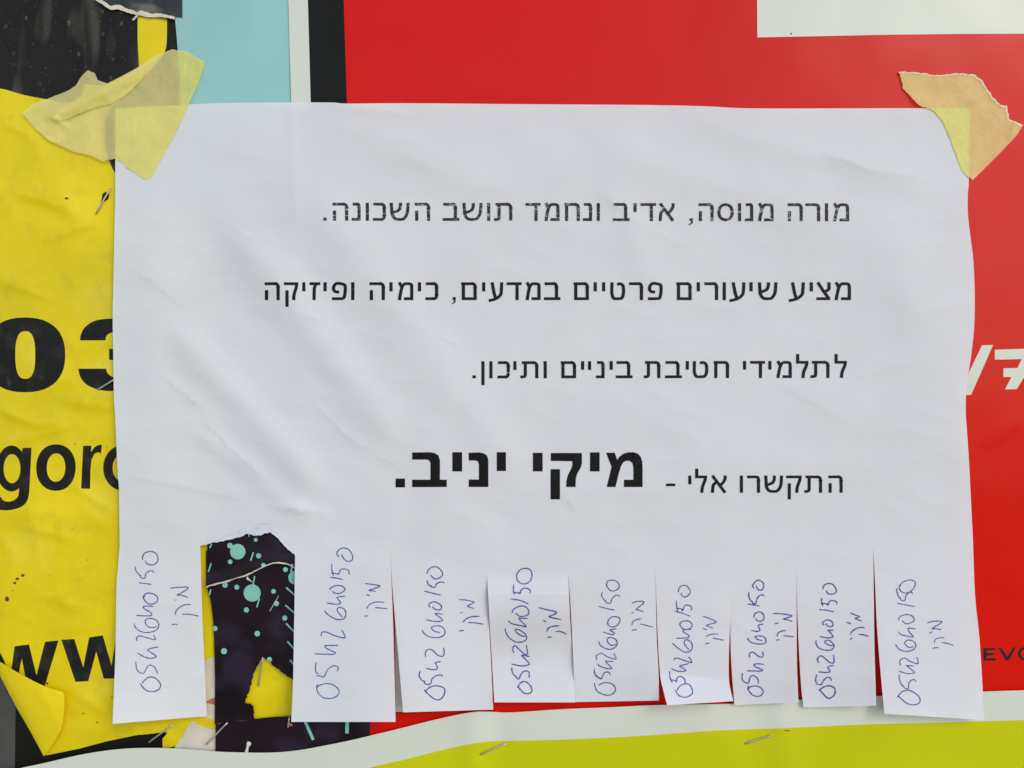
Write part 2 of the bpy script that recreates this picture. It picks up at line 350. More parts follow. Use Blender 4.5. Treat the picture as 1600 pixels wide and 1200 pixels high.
ys = sheet('printed_sheet', yel_out, h_yel, [M['yellow'], M['black'], M['letter_black'], M['fleck']], yr, grid=6,
      regions=[(hdrA, 1), (hdrB, 1)] + [(p, 2 * k) for p, k in G03() + gord + www] + [(ell(a, b, c, d, 8), 3) for a, b, c, d in fl] + [(ell(73.5, 1067.7, 1.7, 1.7, 8), 1)], core=M['core'])
# bottom corner folded over towards the viewer
def h_fold(x, y):
    ax, ay, bx, by = -8, 1041, 68, 1181
    L = math.hypot(bx - ax, by - ay); d = ((x - ax) * (by - ay) - (y - ay) * (bx - ax)) / L
    t = max(0, d) / 80
    return h_yel(x, y) + .35 + 5.2 * math.sqrt(min(1, t * 1.2)) * (1 - .55 * t) * (.45 + .55 * sm(1185, 1100, y))
sheet('folded_corner', resample([(68, 1181), (48, 1144), (26, 1106), (0, 1056), (-40, 985)], 8, False) + smooth_poly([(-20, 1022), (0, 1034), (30, 1052), (69, 1072), (98, 1081.5), (100.6, 1088)], 6) + smooth_poly([(100.6, 1105), (98.5, 1125), (95, 1140), (84, 1161), (70, 1180)], 5),
      h_fold, [mat('yellow_poster_back', (.83, .66, .006), .5, .3, vary=.03, vscale=40, bump=.00004, bscale=500)], yr, grid=5, core=M['core'])

# torn scrap of a photograph at the very top left
rr = thing('torn_photo_scrap', P(210, 0, 1), 'ragged dark photo paper scrap with a white torn edge at the top left', 'paper scrap')
low = torn([(146, -2), (160, 7), (173, 15.5), (185, 14.5), (200, 20), (215, 23.5), (225, 25.5), (239, 27.5), (250, 26.5), (260, 27.5), (273, 30)], .6, 2.5, 5)
upp = torn([(157, -2), (173, 9.5), (180, 7.5), (188, 7.5), (196, 12.5), (205, 15), (214, 19), (220, 16.5), (230, 19), (238, 21.5), (246, 20), (260, 23), (273, 26)], .6, 2.5, 6)
h_sc = lambda x, y: 1.75 + .35 * N(x, y, 25, 20)
h_sc_edge = lambda x, y: h_sc(x, y) + .12 - .25 * sm(-3, 6, y - (x - 157) * .22)
sheet('photo_face', [(130, -60), (285, -60)] + [(285, 27)] + upp[::-1], h_sc, [M['photo']], rr, grid=5, core=M['core'])
sheet('torn_edge', low + upp[::-1], lambda x, y: h_sc(x, y) + .1, [M['cream']], rr, grid=3)
sheet('loose_fibre', [(206, 31), (213.5, 23), (216, 25), (209, 32)], lambda x, y: 1.8, [M['cream']], rr, grid=3)

# teal poster
o = sheet('teal_poster', [(266.5, -60), (269, -30), (271, 0), (277.5, 75), (282, 150), (289, 330), (520, 330), (520, -60)], h_teal, [M['teal']], grid=10, core=M['core'])
tag(o, 'pale teal poster between the yellow and the red poster, above the flyer', 'poster')

# red poster
E = [([(1536.4, 1012.7), (1555, 1012.2), (1555, 1016.2), (1541.5, 1016.6), (1541.5, 1020.3), (1553.5, 1020), (1553.5, 1024), (1541.5, 1024.4), (1541.5, 1028.4), (1555.6, 1028), (1555.6, 1032.2), (1536.4, 1032.8)], 3),
     ([(1559.5, 1012), (1565.3, 1011.9), (1574, 1026), (1582.4, 1011.4), (1588, 1011.2), (1576.6, 1032), (1571.2, 1032)], 3),
     (ell(1602, 1021.5, 12, 10.8, 24), 3), (ell(1602, 1021.5, 7.2, 6.8, 20), 0),
     ([(1620, 1012), (1628, 1012), (1636, 1024), (1644, 1011), (1650, 1011), (1639, 1031), (1634, 1031)], 3)]
redr = [([(430, -70), (451, -70), (451, 0), (455, 160), (470, 700), (480, 1200), (430, 1200)], 1), ([(449.5, -70), (480.6, -70), (481, 0), (485.5, 160), (505, 1250), (476, 1250), (455, 160), (450.5, 0)], 1),
        ([(481, 0), (480, -70), (537, -70), (537, 0), (542, 160), (570, 1250), (505, 1250), (485.5, 160)], 2),
        ([(1182.8, -70), (1183.4, 58.4), (1300, 56), (1400, 54), (1500, 53), (1600, 52.5), (1760, 52), (1760, -70)], 1),
        ([(1534.5, 539.5), (1551.7, 539), (1517.3, 617), (1497, 618), (1513, 584)], 1),
        ([(1554.5, 546.5), (1629, 544), (1588.5, 608), (1570.5, 608.5), (1580.5, 589), (1568, 589), (1568, 575.5), (1590, 575), (1596.5, 561), (1554.5, 562)], 1),
        ([(617, 940), (640, 940), (642, 1112.5), (618, 1112)], 1), (ell(1236, 52.5, 1.5, 1.5, 8), 3)] + E
o = sheet('red_poster', [(449, -70), (450.5, 0), (455, 160), (474, 1250), (1760, 1250), (1760, -70)], h_red, [M['red'], M['pwhite'], M['pblack'], M['letter_black']], grid=12, regions=redr, core=M['core'])
tag(o, 'big glossy red poster with white and black side stripes and white lettering behind the flyer', 'poster')

# cream scraps between the yellow and the confetti poster
o = sheet('torn_paper_strip', torn([(312, 1032), (322, 1030), (337, 1026)], 1, 3, 31) + [(345, 1030), (345, 1124)] + torn([(338, 1127), (324, 1121), (312, 1119)], 1, 3, 32), lambda x, y: 1.35 + .2 * N(x, y, 20, 22), [M['cream'], M['rust']], grid=5,
          regions=[(smooth_poly([(321, 1098), (327, 1093), (336, 1090), (342, 1091), (342, 1101), (334, 1101), (326, 1099)], 3, True), 1)], core=M['core'])
tag(o, 'narrow upright cream paper strip with a reddish stain beside the first paper tab', 'paper scrap')
o = sheet('torn_paper_corner', [(300, 1126)] + torn([(300, 1126), (312.5, 1134), (339, 1141)], .8, 3, 33)[1:] + [(345, 1190), (262, 1190), (272.5, 1169)], lambda x, y: 1.25 + .25 * N(x, y, 22, 23), [M['cream']], grid=5, core=M['core'])
tag(o, 'beige torn paper corner below the first tab, pinned under a staple', 'paper scrap')

# dark confetti poster
cf = thing('confetti_poster', P(450, 1000, 0), 'torn, nearly black poster with mint green dots and dashes behind the ripped-out tab', 'poster')
tear = torn([(322, 917), (335, 912.5), (350, 909), (365, 905), (380, 900), (395, 894), (410, 886), (422, 881), (434, 878.5), (446, 880), (455, 884), (470, 892), (580, 905)], .7, 2.5, 41)
dots = [(371.5, 862, 12), (359.4, 852.5, 4.3), (359.7, 877.8, 3.6), (404, 868.5, 4), (399.5, 843.5, 3), (411.5, 883, 3.3), (394, 926.5, 13.3), (370, 917.5, 3.8), (351.6, 914, 4.3), (427.4, 924, 3.6),
        (432, 943, 4), (385, 953, 4), (445, 965.6, 3.9), (402, 990, 4.3), (336, 982, 3.8), (350, 1017.5, 4.7), (421, 1030.5, 4), (446, 890, 3.8), (461, 902.5, 10.5)]
dash = [(361, 845, 353, 866, 0), (396, 863, 391.5, 876, 2.3), (330, 880, 325.5, 893.5, 2), (331, 850, 327.5, 856, 2), (329.5, 921, 327, 930, 2), (391, 833, 388.5, 838.5, 2), (398, 900, 395.5, 913, 2.2), (405.3, 935, 401.2, 949, 2.3),
        (447, 918, 470, 938, 2.5), (446, 945.5, 470, 967, 2.5), (447, 974, 470, 998, 2.5), (449, 1002, 470, 1026, 2.6), (453, 1031, 470, 1052, 2.6), (457, 881, 454.5, 894, 2.2), (470, 880, 500, 890, 3)]
scr = [seg(435.5, 931, 421.5, 955, .8)]
rg = [(ell(x, y, r, r * 1.02, 20), 1) for x, y, r in dots] + [(seg(*d), 1) for d in dash if d[4]]
hole = torn([(410.6, 1028), (399.7, 1042.5), (394, 1064), (387, 1086), (382, 1098), (392, 1100.5), (396, 1106), (397.5, 1121)], 1.6, 3, 44)[:-1] + [(397.5, 1121), (397.5, 1140), (480, 1140), (480, 1078)] + torn([(470, 1070), (456, 1060), (441, 1051), (430, 1042.5), (419, 1031.5), (411.5, 1028)], 1.6, 3, 45)[:-1]
h_up = lambda x, y: h_conf(x, y) + .30 + .45 * math.exp(-((y - 905 + (x - 340) * .26) / 10) ** 2)
sheet('upper_piece', [(322, 800), (580, 800)] + tear[::-1] + [(324, 860)], h_up, [M['night'], M['mint']], cf, grid=5, regions=rg, core=M['core'])
lower = [(322, 914), (329, 937), (333, 968), (334.5, 1000), (336, 1060), (335.5, 1132), (345, 1129), (397, 1123.5), (470, 1122.5), (578, 1124), (578, 860), (322, 860)]
sheet('lower_piece', lower, h_conf, [M['night'], M['mint'], M['cream']], cf, grid=5, regions=rg + [(scr[0], 2)], holes=[hole], core=M['core'])
t2 = [(x, y + .6 + 3.2 * max(0, .35 + N(x, y, 14, 46)) * (1 if x < 400 else .5)) for x, y in tear]
sheet('torn_edge', [(x, y - .7) for x, y in tear] + t2[::-1], lambda x, y: h_up(x, y) + .12, [M['cream']], cf, grid=3)
bt = torn([(385, 899), (391, 906), (394.5, 909.5), (390.5, 908), (384, 905), (386, 901)], .6, 2, 47)
sheet('torn_bit', bt, lambda x, y: h_conf(x, y) + .5, [M['cream']], cf, grid=2)
# strip of the same kind of print below it
low_r = [(seg(474.5, 1122, 489.5, 1156, 4.6), 1), (seg(543, 1118, 542, 1146, 5.5), 1), (smooth_poly([(386, 1160), (389, 1158.5), (392.5, 1161.5), (391, 1165), (388.5, 1168), (387, 1180), (381, 1180), (385, 1168)], 2, True), 2),
         (ell(453, 1132, 4.5, 2.2, 12, .4), 3)]
o = sheet('dark_poster_strip', torn([(337, 1131.5), (372, 1127), (400, 1123), (430, 1120), (470, 1119)], .4, 5, 48) + [(578, 1118), (578.5, 1230), (336, 1230)], lambda x, y: 2.2 + .12 * N(x, y, 50, 24) + ridge(x, y, 366, 1168, 376, 1130, 6, .5),
          [M['night'], M['mint'], M['pwhite'], M['rust']], grid=6, regions=low_r, core=M['core'])
tag(o, 'dark poster strip with two mint dashes, lying just above the white-edged lime poster', 'poster')

# lime poster with a white border along the bottom
btop = smooth_poly([(-60, 1228), (0, 1208), (35, 1199.5), (68, 1192.5), (122.5, 1180), (168, 1172.5), (210, 1169), (262, 1169), (310, 1172), (354, 1175), (419, 1176), (463, 1172.7), (507, 1165), (551, 1156), (581, 1148.8), (616, 1140.5), (672, 1126.4), (717, 1116.3), (740, 1112.6), (756, 1111.8), (775, 1112.6), (794, 1113.3), (830, 1111.3), (880, 1108), (955, 1105), (1030, 1101.5), (1150, 1099.5), (1249, 1093.5), (1369, 1087.5), (1537, 1080.6), (1600, 1078.5), (1740, 1074)], 8)
blim = smooth_poly([(400, 1262), (520, 1219), (577, 1200), (627, 1188), (672, 1176.6), (717, 1165.8), (751, 1160), (776, 1158), (830, 1157), (920, 1154), (1010, 1149), (1120, 1141.5), (1240, 1137), (1360, 1131.6), (1480, 1128.6), (1600, 1125), (1738, 1121)], 8)
o = sheet('lime_poster', btop + [(1740, 1330), (-60, 1330)], h_bot, [M['pwhite'], M['lime'], M['hole']], grid=8,
          regions=[(blim + [(1738, 1328), (400, 1328)], 1), ([(1224, 1141.4), (1230, 1140.8), (1236, 1142), (1230, 1142.6)], 2)], core=M['core'])
tag(o, 'lime yellow poster with a wavy white top border along the bottom edge of the picture', 'poster')

# ------------------------------------------------------------------ the flyer
FB = 3.5
def h_fly(x, y):
    h = FB + .30 * N(x, y, 200, 31) + .16 * N(x, y, 70, 32)
    for r in RIDGES: h += .8 * ridge(x, y, *r)
    for c in CREASES: h += 1.4 * crease(x, y, *c)
    a = noise.noise(Vector((x / 75, y / 48, 90))); b = noise.noise(Vector((x / 30 + a, y / 22, 91)))
    h += .11 * (1 - abs(a) * 2.2) + .012 * (1 - abs(b) * 2.2)
    # held flat where it is taped
    k = sm(190, 40, math.hypot(x - 205, y - 205)) + sm(150, 30, math.hypot(x - 1505, y - 190))
    return h * (1 - .35 * min(1, k))
CREASES = [(1287, 240, 1375, 269, 5, 20, .22), (1370, 268, 1450, 277, 5, 18, .18), (205, 744, 290, 760, 6, 22, .16), (285, 759, 380, 781, 6, 18, .16), (325, 662, 352, 690, 5, 26, .2), (350, 690, 410, 745, 6, 30, .2),
           (473, 494, 504, 501, 3, 10, .14), (395, 372, 372, 360, 3, 12, .10), (868, 755, 898, 797, 3, 12, .12), (426, 792, 482, 801, 3, 8, .16), (690, 528, 716, 540, 3, 10, .1), (1160, 436, 1200, 442, 3, 9, .07),
           (545, 165, 640, 178, 4, 14, .12), (1400, 500, 1508, 470, 10, 30, .2), (1330, 590, 1440, 560, 8, 22, .16), (330, 306, 352, 302, 3, 8, .08), (930, 296, 1000, 350, 5, 26, .16), (1000, 350, 1090, 395, 6, 24, .12),
           (210, 420, 290, 480, 5, 26, .12), (560, 690, 640, 740, 8, 26, .14), (1220, 600, 1290, 640, 5, 20, .1), (620, 240, 690, 270, 4, 18, .09), (1040, 640, 1120, 655, 5, 20, .09), (250, 585, 320, 640, 6, 26, .18), (480, 620, 560, 700, 6, 26, .14)]
RIDGES = [(395, 395, 590, 650, 34, 1.5), (520, 350, 770, 690, 42, 1.25), (300, 545, 470, 730, 26, 1.3), (330, 690, 470, 800, 16, .45), (1400, 400, 1445, 560, 60, 1.1), (1320, 640, 1500, 700, 50, .5),
          (225, 260, 240, 760, 48, .55), (1020, 260, 1260, 330, 36, .7), (1130, 205, 1450, 290, 18, .30), (560, 200, 780, 300, 30, .45), (820, 600, 1100, 700, 55, .5), (900, 770, 1290, 730, 40, .4),
          (445, 790, 500, 800, 9, .35), (455, 170, 462, 330, 9, .14), (530, 165, 620, 178, 10, .3), (250, 430, 420, 420, 40, .35), (960, 300, 1010, 430, 24, .35), (870, 505, 930, 470, 20, .2), (640, 600, 700, 750, 45, .6)]
fly = thing('tear_off_flyer', P(850, 640, FB), 'white home-printed Hebrew tutoring notice with a fringe of tear-off number tabs, taped over the posters', 'flyer')
T = [  # root (left, right), left edge down, bottom, right edge up, lift (mm) left / right at the bottom, bow, power
 dict(root=[(187, 853), (313, 853)], left=[(187, 853), (184, 890), (182, 915), (180.5, 1010), (178, 1080), (175.8, 1131)], right=[(323, 1119), (320.5, 1060), (316, 960), (313, 853)], lift=(6.5, .8), p=2.6),
 dict(root=[(423.5, 817), (446, 820), (470, 821), (540, 832), (609.5, 845)], left=torn([(423.5, 817), (424, 833), (435, 842), (445, 854), (461, 867.6)], 1.1, 3, 61) + [(460, 950), (458, 1067), (455, 1128)], right=[(618, 1128), (617, 1080), (614, 967), (611, 890), (609.5, 845)], lift=(5, 6.5), p=1.15),
 dict(root=[(609.5, 845), (690, 872), (760.8, 893)], left=[(609.5, 845), (612, 902), (617.5, 970), (622, 1020), (626, 1070), (630, 1113)], right=[(770.7, 1108.7), (769, 1070), (764, 970), (761, 900), (760.8, 893)], lift=(4.2, 1.4), p=1.3),
 dict(root=[(760.8, 893), (887.5, 893.5)], left=[(760.8, 893), (764, 955), (767, 1007), (772.5, 1097.5)], right=[(899, 1097.5), (895, 1032), (891, 970), (887.5, 893.5)], lift=(1.6, 1.4), p=1.2, wave=1),
 dict(root=[(887.5, 893.5), (960, 889), (1024, 888)], left=[(887.5, 893.5), (892.5, 965), (898.5, 1097)], right=[(1029.5, 1094.5), (1029, 1052), (1026, 990), (1024, 888)], lift=(.5, 3.8), p=1.8),
 dict(root=[(1024, 888), (1080, 891), (1140.5, 895)], left=[(1024, 888), (1027.5, 990), (1031, 1050), (1036, 1077), (1042.5, 1102)], right=[(1146, 1095.5), (1139.3, 1065), (1139, 1020), (1141, 965), (1140.5, 895)], lift=(2.4, 4.5), p=1.5, flick=1),
 dict(root=[(1140.5, 895), (1244.5, 880)], left=[(1140.5, 895), (1142, 1020), (1147.6, 1102)], right=[(1247.5, 1097), (1246, 1060), (1245, 1020), (1244.5, 880)], lift=(1.0, 5.0), p=1.6),
 dict(root=[(1244.5, 880), (1364.5, 855)], left=[(1244.5, 880), (1246, 960), (1251, 1062), (1255.6, 1105.5)], right=[(1369, 1102.5), (1367.5, 1050), (1366, 990), (1364.5, 855)], lift=(1.2, 6.2), p=1.7),
 dict(root=[(1364.5, 855), (1440, 848), (1520, 840)], left=[(1364.5, 855), (1367.5, 915), (1371, 990), (1378, 1074), (1382, 1115.4)], right=[(1538, 1125), (1531, 1005), (1523.5, 930), (1520, 840)], lift=(5.2, 3.4), p=1.5)]
top_edge = smooth_poly([(180, 169.5), (295, 163), (380, 160.5), (455, 160), (520, 160.2), (541, 161.8), (620, 161.3), (700, 161.7), (800, 162.6), (1000, 164), (1100, 166), (1180, 169.3), (1400, 169), (1515.6, 169)], 8)
right_edge = smooth_poly([(1515.6, 169), (1514, 278), (1512, 306), (1512.5, 337), (1517, 375), (1521, 410), (1523, 462), (1522, 512), (1517.5, 555), (1513, 585), (1509.5, 615), (1509, 645), (1511, 675), (1514, 720), (1517, 780), (1520, 840)], 8)
left_edge = smooth_poly([(187, 853), (186, 770), (184, 740), (182, 700), (180, 650), (178, 620), (177, 560), (176, 495), (177, 450), (179, 350), (180, 300), (180, 169.5)], 8)
rip_top = [(314, 852), (345, 842), (363, 833), (379, 826), (393, 820), (423.5, 817)]
bottom = []
for tb in reversed(T[2:]): bottom += tb['root'][::-1][:-1]
bottom += T[1]['root'][::-1] + resample(rip_top[::-1], 6, False)[1:] + [(313, 853)]
fs = sheet('main_sheet', top_edge + right_edge[1:] + bottom[1:] + left_edge[:-1], h_fly, [M['paper']], fly, grid=5, thick=.12, joined=[tb['root'] for tb in T], normals=True)
rip_low = torn([(314, 853), (323.6, 850.7), (345, 846), (358, 843), (374, 839.5), (386.6, 834), (398, 836.7), (408, 836.7), (416, 833), (424.5, 832)], 1.3, 2.5, 63)
sheet('torn_edge', rip_low + [(423.5, 817)] + rip_top[::-1][1:], lambda x, y: h_fly(x, y) - .10 - .18 * abs(N(x, y, 4, 9)), [M['torn_fibre']], fly, grid=3, thick=.1)

def interp(path, y):
    p = sorted(path, key=lambda q: q[1])
    if y <= p[0][1]: return p[0][0]
    for a, b in zip(p, p[1:]):
        if y <= b[1]: return a[0] + (b[0] - a[0]) * (y - a[1]) / max(1e-6, b[1] - a[1])
    return p[-1][0]
def tab_h(tb):
    root = tb['root']; yb = (tb['left'][-1][1] + tb['right'][0][1]) / 2
    def f(x, y):
        xl, xr = interp(tb['left'], y), interp(tb['right'], y); u = max(0, min(1, (x - xl) / max(1, xr - xl)))
        yr_ = None
        for a, b in zip(root, root[1:]):
            if a[0] <= x <= b[0]: yr_ = a[1] + (b[1] - a[1]) * (x - a[0]) / (b[0] - a[0])
        if yr_ is None: yr_ = root[0][1] if x < root[0][0] else root[-1][1]
        t = max(0, (y - yr_) / (yb - yr_))
        l, r = tb['lift']; us = u * u * (3 - 2 * u) if abs(l - r) > 1 else u
        if r > l + 1.5: us = u ** 2.2
        h = h_fly(x, y) + (l + (r - l) * us) * t ** tb['p']
        if tb.get('wave'): h += 1.7 * math.sin(t * math.pi * 2.2) * min(1, t * 6) + .35 * math.exp(-((y - 900) / 6) ** 2) * 0
        if tb.get('flick'):
            yc = 1050 + (x - 1031) * .135; e = max(0, y - yc); h += e * .13 - 2.2 * t * sm(yc - 60, yc, y) * 0 - .8 * t * (1 - u)
        return h
    return f
TABLAB = ['first tab from the left with an untouched root beside the ripped gap', 'brightest tab, standing proud just right of the ripped-out gap', 'wide tab right of the brightest tab, its lower left corner over a pale strip',
          'tab with a dark crosswise bend through its middle', 'tab lying flat, right of the tab with the crosswise bend', 'tab with its lower end creased and flicked up', 'narrow tab just right of the tab with the flicked-up end',
          'second tab from the right, shaded along its right edge', 'rightmost tab, longest and slanting outwards']
# handwriting templates traced in x (right) / y (down)
HW = {'0': [[[(180, 125), (205, 155), (240, 155), (268, 135), (270, 105), (245, 70), (210, 60), (175, 75), (155, 105), (158, 122)]],
            [[(215, 100), (212, 120), (240, 160), (275, 170), (318, 150), (328, 115), (300, 82), (262, 75), (225, 88), (213, 118)]],
            [[(172, 165), (178, 190), (210, 210), (240, 200), (248, 165), (225, 132), (185, 123), (148, 140), (135, 165), (148, 188)]],
            [[(262, 185), (285, 155), (330, 145), (365, 160), (365, 195), (340, 225), (300, 235), (270, 215), (260, 185), (268, 172)]],
            [[(150, 192), (165, 215), (200, 228), (235, 210), (247, 180), (225, 145), (185, 133), (145, 145), (128, 175), (135, 185)]]],
      'O': [[[(155, 1050), (165, 1030), (205, 1000), (255, 1005), (287, 1050), (275, 1085), (225, 1105), (175, 1090), (135, 1045)]],
            [[(75, 1050), (68, 1080), (85, 1120), (130, 1155), (190, 1160), (228, 1130), (220, 1090), (175, 1060), (115, 1052), (75, 1070), (70, 1085)]],
            [[(108, 1055), (125, 1045), (160, 1025), (210, 1020), (255, 1045), (260, 1085), (230, 1115), (190, 1112), (145, 1080), (110, 1045)]],
            [[(200, 1070), (230, 1030), (270, 1022), (312, 1060), (318, 1100), (285, 1117), (245, 1105), (205, 1060)]],
            [[(165, 1015), (165, 1050), (195, 1100), (260, 1122), (320, 1110), (338, 1070), (310, 1030), (255, 1020), (215, 1028), (195, 1045)]]],
      '5': [[[(108, 885), (112, 940), (130, 962), (165, 972), (185, 930), (210, 910), (245, 920), (262, 950), (262, 975)]],
            [[(65, 890), (62, 940), (70, 972), (86, 980)], [(65, 993), (95, 998), (120, 1005), (150, 950), (185, 925), (215, 940), (215, 970)]],
            [[(78, 903), (76, 935), (100, 975), (124, 980)], [(112, 978), (122, 996), (158, 1002), (172, 962), (200, 937), (232, 935), (250, 947)]],
            [[(155, 900), (165, 940), (190, 975), (212, 992), (232, 960), (250, 932), (275, 930), (292, 950), (294, 985)]],
            [[(130, 875), (135, 920), (160, 955), (190, 978), (200, 950), (210, 915), (240, 915), (258, 945)], [(140, 948), (165, 965), (192, 981)]],
            [[(166, 218), (168, 270), (182, 307)], [(163, 283), (215, 290), (225, 300), (236, 265), (262, 255), (300, 270), (305, 302)]]],
      '4': [[[(285, 775), (225, 772), (188, 782), (200, 800), (245, 822), (265, 838), (240, 850), (115, 850)]],
            [[(220, 785), (150, 780), (165, 790), (215, 820), (215, 832), (150, 838), (57, 826)]],
            [[(238, 832), (200, 838), (178, 850), (195, 862), (218, 880), (200, 890), (165, 886), (122, 866)]],
            [[(298, 812), (262, 818), (240, 828), (250, 850), (258, 878), (225, 888), (152, 878)]],
            [[(248, 515), (205, 512), (190, 518), (210, 545), (235, 575), (190, 570), (140, 555), (122, 535)]]],
      '2': [[[(125, 725), (112, 705), (130, 690), (155, 695), (215, 725), (245, 725), (248, 705), (240, 683)]],
            [[(105, 725), (100, 695), (130, 675), (160, 685), (210, 715), (255, 720), (268, 700), (258, 665)]],
            [[(120, 783), (122, 755), (150, 750), (200, 780), (260, 799), (258, 765), (240, 728)]],
            [[(165, 765), (162, 735), (190, 718), (225, 738), (272, 752), (262, 713)]]],
      '6': [[[(90, 592), (110, 625), (150, 655), (210, 665), (260, 650), (280, 615), (260, 575), (215, 558), (180, 565), (175, 590), (200, 620), (230, 630), (262, 622)]],
            [[(128, 505), (125, 525), (150, 565), (200, 587), (255, 585), (280, 565), (270, 540), (230, 515), (200, 515), (205, 530), (240, 550), (270, 555)]],
            [[(192, 665), (210, 700), (250, 728), (310, 733), (352, 710), (350, 670), (325, 640), (280, 635), (258, 650), (275, 675), (320, 690)]],
            [[(147, 608), (175, 630), (230, 653), (280, 648), (298, 625), (285, 600), (250, 593), (235, 610), (255, 630), (275, 640)]]],
      '1': [[[(0, 0), (50, 3), (100, 10)]], [[(0, 0), (60, 6), (100, 10)]]],
      'm': [[[(365, 335), (420, 325), (490, 328), (484, 346), (417, 380), (440, 384), (495, 398)]],
            [[(418, 327), (470, 337), (525, 352), (480, 368), (445, 379), (470, 384), (500, 390)]],
            [[(375, 415), (460, 420), (553, 437), (520, 460), (475, 485), (515, 498), (555, 515)]],
            [[(355, 412), (420, 426), (480, 438), (450, 450), (425, 459), (465, 467), (510, 475)]]],
      'y': [[[(0, 0), (10, 4)]], [[(0, 3), (10, 0)]]],
      'k': [[[(405, 535), (408, 510), (430, 480), (470, 458), (520, 455)]], [[(433, 515), (430, 495), (452, 473), (500, 464), (558, 470)]], [[(398, 620), (402, 595), (430, 582), (485, 580)]]],
      'l': [[[(455, 540), (500, 530), (578, 526)]], [[(515, 608), (550, 612), (597, 628)]], [[(487, 512), (530, 508), (580, 516)]]],
      'z': [[[(0, 10), (40, 0)]], [[(0, 0), (20, 2), (40, 8)]], [[(0, 10), (10, 2), (40, 0)]]]}
SEQ = 'O542640150'.replace('O', 'O', 1) + 'mykly'
BB = [
 (4.8, 190, 850, [(135,1000,290,1108),(108,885,264,975),(113,770,285,855),(112,683,250,728),(90,558,282,665),(110,462,240,538),(165,368,270,450),(125,293,230,303),(108,172,245,258),(155,58,276,160),(365,323,497,400),(395,416,412,423),(405,453,522,537),(455,525,578,542),(378,602,420,610)]),
 (4.615, 480, 840, [(68,1052,230,1160),(60,890,220,1005),(55,775,222,840),(100,663,270,725),(123,503,280,588),(137,418,275,480),(160,345,272,405),(163,288,258,305),(175,188,302,275),(213,75,328,170),(418,327,525,390),(427,411,450,418),(430,463,558,515),(487,508,580,516),(415,567,440,572)]),
 (4.8, 640, 860, [(108,1015,262,1118),(73,903,250,1003),(122,830,238,893),(118,727,262,800),(95,567,262,653),(123,473,248,535),(145,388,236,447),(108,303,235,333),(130,225,260,275),(135,123,248,210),(368,370,482,438),(380,463,398,470),(405,495,522,543),(440,540,552,552),(377,600,410,615)]),
 (5.217, 770, 870, [(200,1020,318,1117),(153,900,298,995),(152,805,298,890),(160,718,282,790),(103,583,275,693),(130,500,288,565),(160,402,293,485),(145,343,290,383),(163,218,308,308),(193,93,317,222),(375,413,555,515),(410,520,437,530),(442,562,545,610),(515,608,597,628),(443,653,482,662)]),
 (5.4545, 900, 880, [(163,1015,338,1123),(152,898,295,988),(183,835,318,898),(175,763,340,830),(192,635,355,733),(230,555,348,608),(268,457,370,545),(197,370,328,398),(220,242,375,340),(260,145,368,235),(470,323,580,418),(472,420,490,428),(478,475,560,530),(543,520,653,545),(475,568,523,578)]),
 (5.4545, 1030, 890, [(132,975,288,1090),(90,870,220,970),(105,805,252,868),(130,740,273,790),(115,600,285,702),(145,510,275,582),(175,435,282,510),(133,358,260,398),(143,263,278,355),(165,133,262,237),(372,403,485,495),(370,500,410,512),(403,548,500,572),(457,585,550,600),(393,628,430,638)]),
 (5.217, 1140, 880, [(152,998,272,1085),(103,893,233,978),(138,818,285,880),(160,715,275,768),(145,592,298,655),(173,495,275,555),(198,397,283,475),(150,330,245,350),(157,232,285,328),(190,140,277,222),(355,410,510,475),(370,485,405,497),(388,548,462,600),(440,590,523,602),(378,625,412,632)]),
 (5.217, 1140, 880, [(727,1000,860,1100),(703,905,828,990),(730,835,850,893),(718,745,853,812),(703,622,855,710),(738,545,848,610),(762,463,843,517),(730,378,853,398),(745,280,875,345),(762,165,865,250),(985,408,1078,468),(957,482,990,492),(987,525,1100,580),(1050,578,1133,597),(980,613,1000,622)]),
 (5.0, 1380, 880, [(108,993,286,1105),(127,873,260,982),(118,800,243,860),(132,732,272,800),(95,603,255,688),(120,510,250,578),(122,400,243,470),(108,315,250,338),(107,197,235,293),(128,133,247,230),(340,455,457,523),(358,537,388,545),(398,578,485,622),(462,622,545,640),(388,660,438,672)])]
for i, tb in enumerate(T):
    out = tb['root']
    lft = tb['left'] if i == 1 else smooth_poly(tb['left'], 6); rgt = smooth_poly(tb['right'], 6)
    outline = out[::-1] + lft[1:] + rgt[:-1]
    hf = tab_h(tb)
    t = sheet('tear_off_tab', outline, hf, [M['paper']], fly, grid=5, thick=.12, joined=[tb['root']], normals=True); tag(t, TABLAB[i])
    sc_, ox, oy, boxes = BB[i]; polys = []
    for k, (ch, (x0, y0, x1, y1)) in enumerate(zip(SEQ, boxes)):
        r = random.Random(i * 31 + k)
        if ch == 'y' and k > 12: ch = 'z'
        var = HW[ch]; tp = var[(i if k in (0, 1, 10) else i * 3 + k) % len(var)]
        al = [p for st in tp for p in st]; ax, bx = min(p[0] for p in al), max(p[0] for p in al); ay, by = min(p[1] for p in al), max(p[1] for p in al)
        wgt = 2.0 + .12 * ((i * 5) % 4) + r.uniform(-.15, .2); sk = r.uniform(-.10, .10)
        for st in tp:
            q = []
            for x, y in st:
                u, v = (x - ax) / (bx - ax), (y - ay) / (by - ay); u = u + sk * (v - .5) * .6; v = v + sk * (u - .5)
                q.append((ox + (x0 + u * (x1 - x0)) / sc_ + r.uniform(-.6, .6), oy + (y0 + v * (y1 - y0)) / sc_ + r.uniform(-.6, .6)))
            polys += ribbon(smooth_poly(q, 1.6), wgt, taper=True, seed=i * 17 + k)
    ink('handwriting', polys, hf, M['pen'], t, .08, 5)

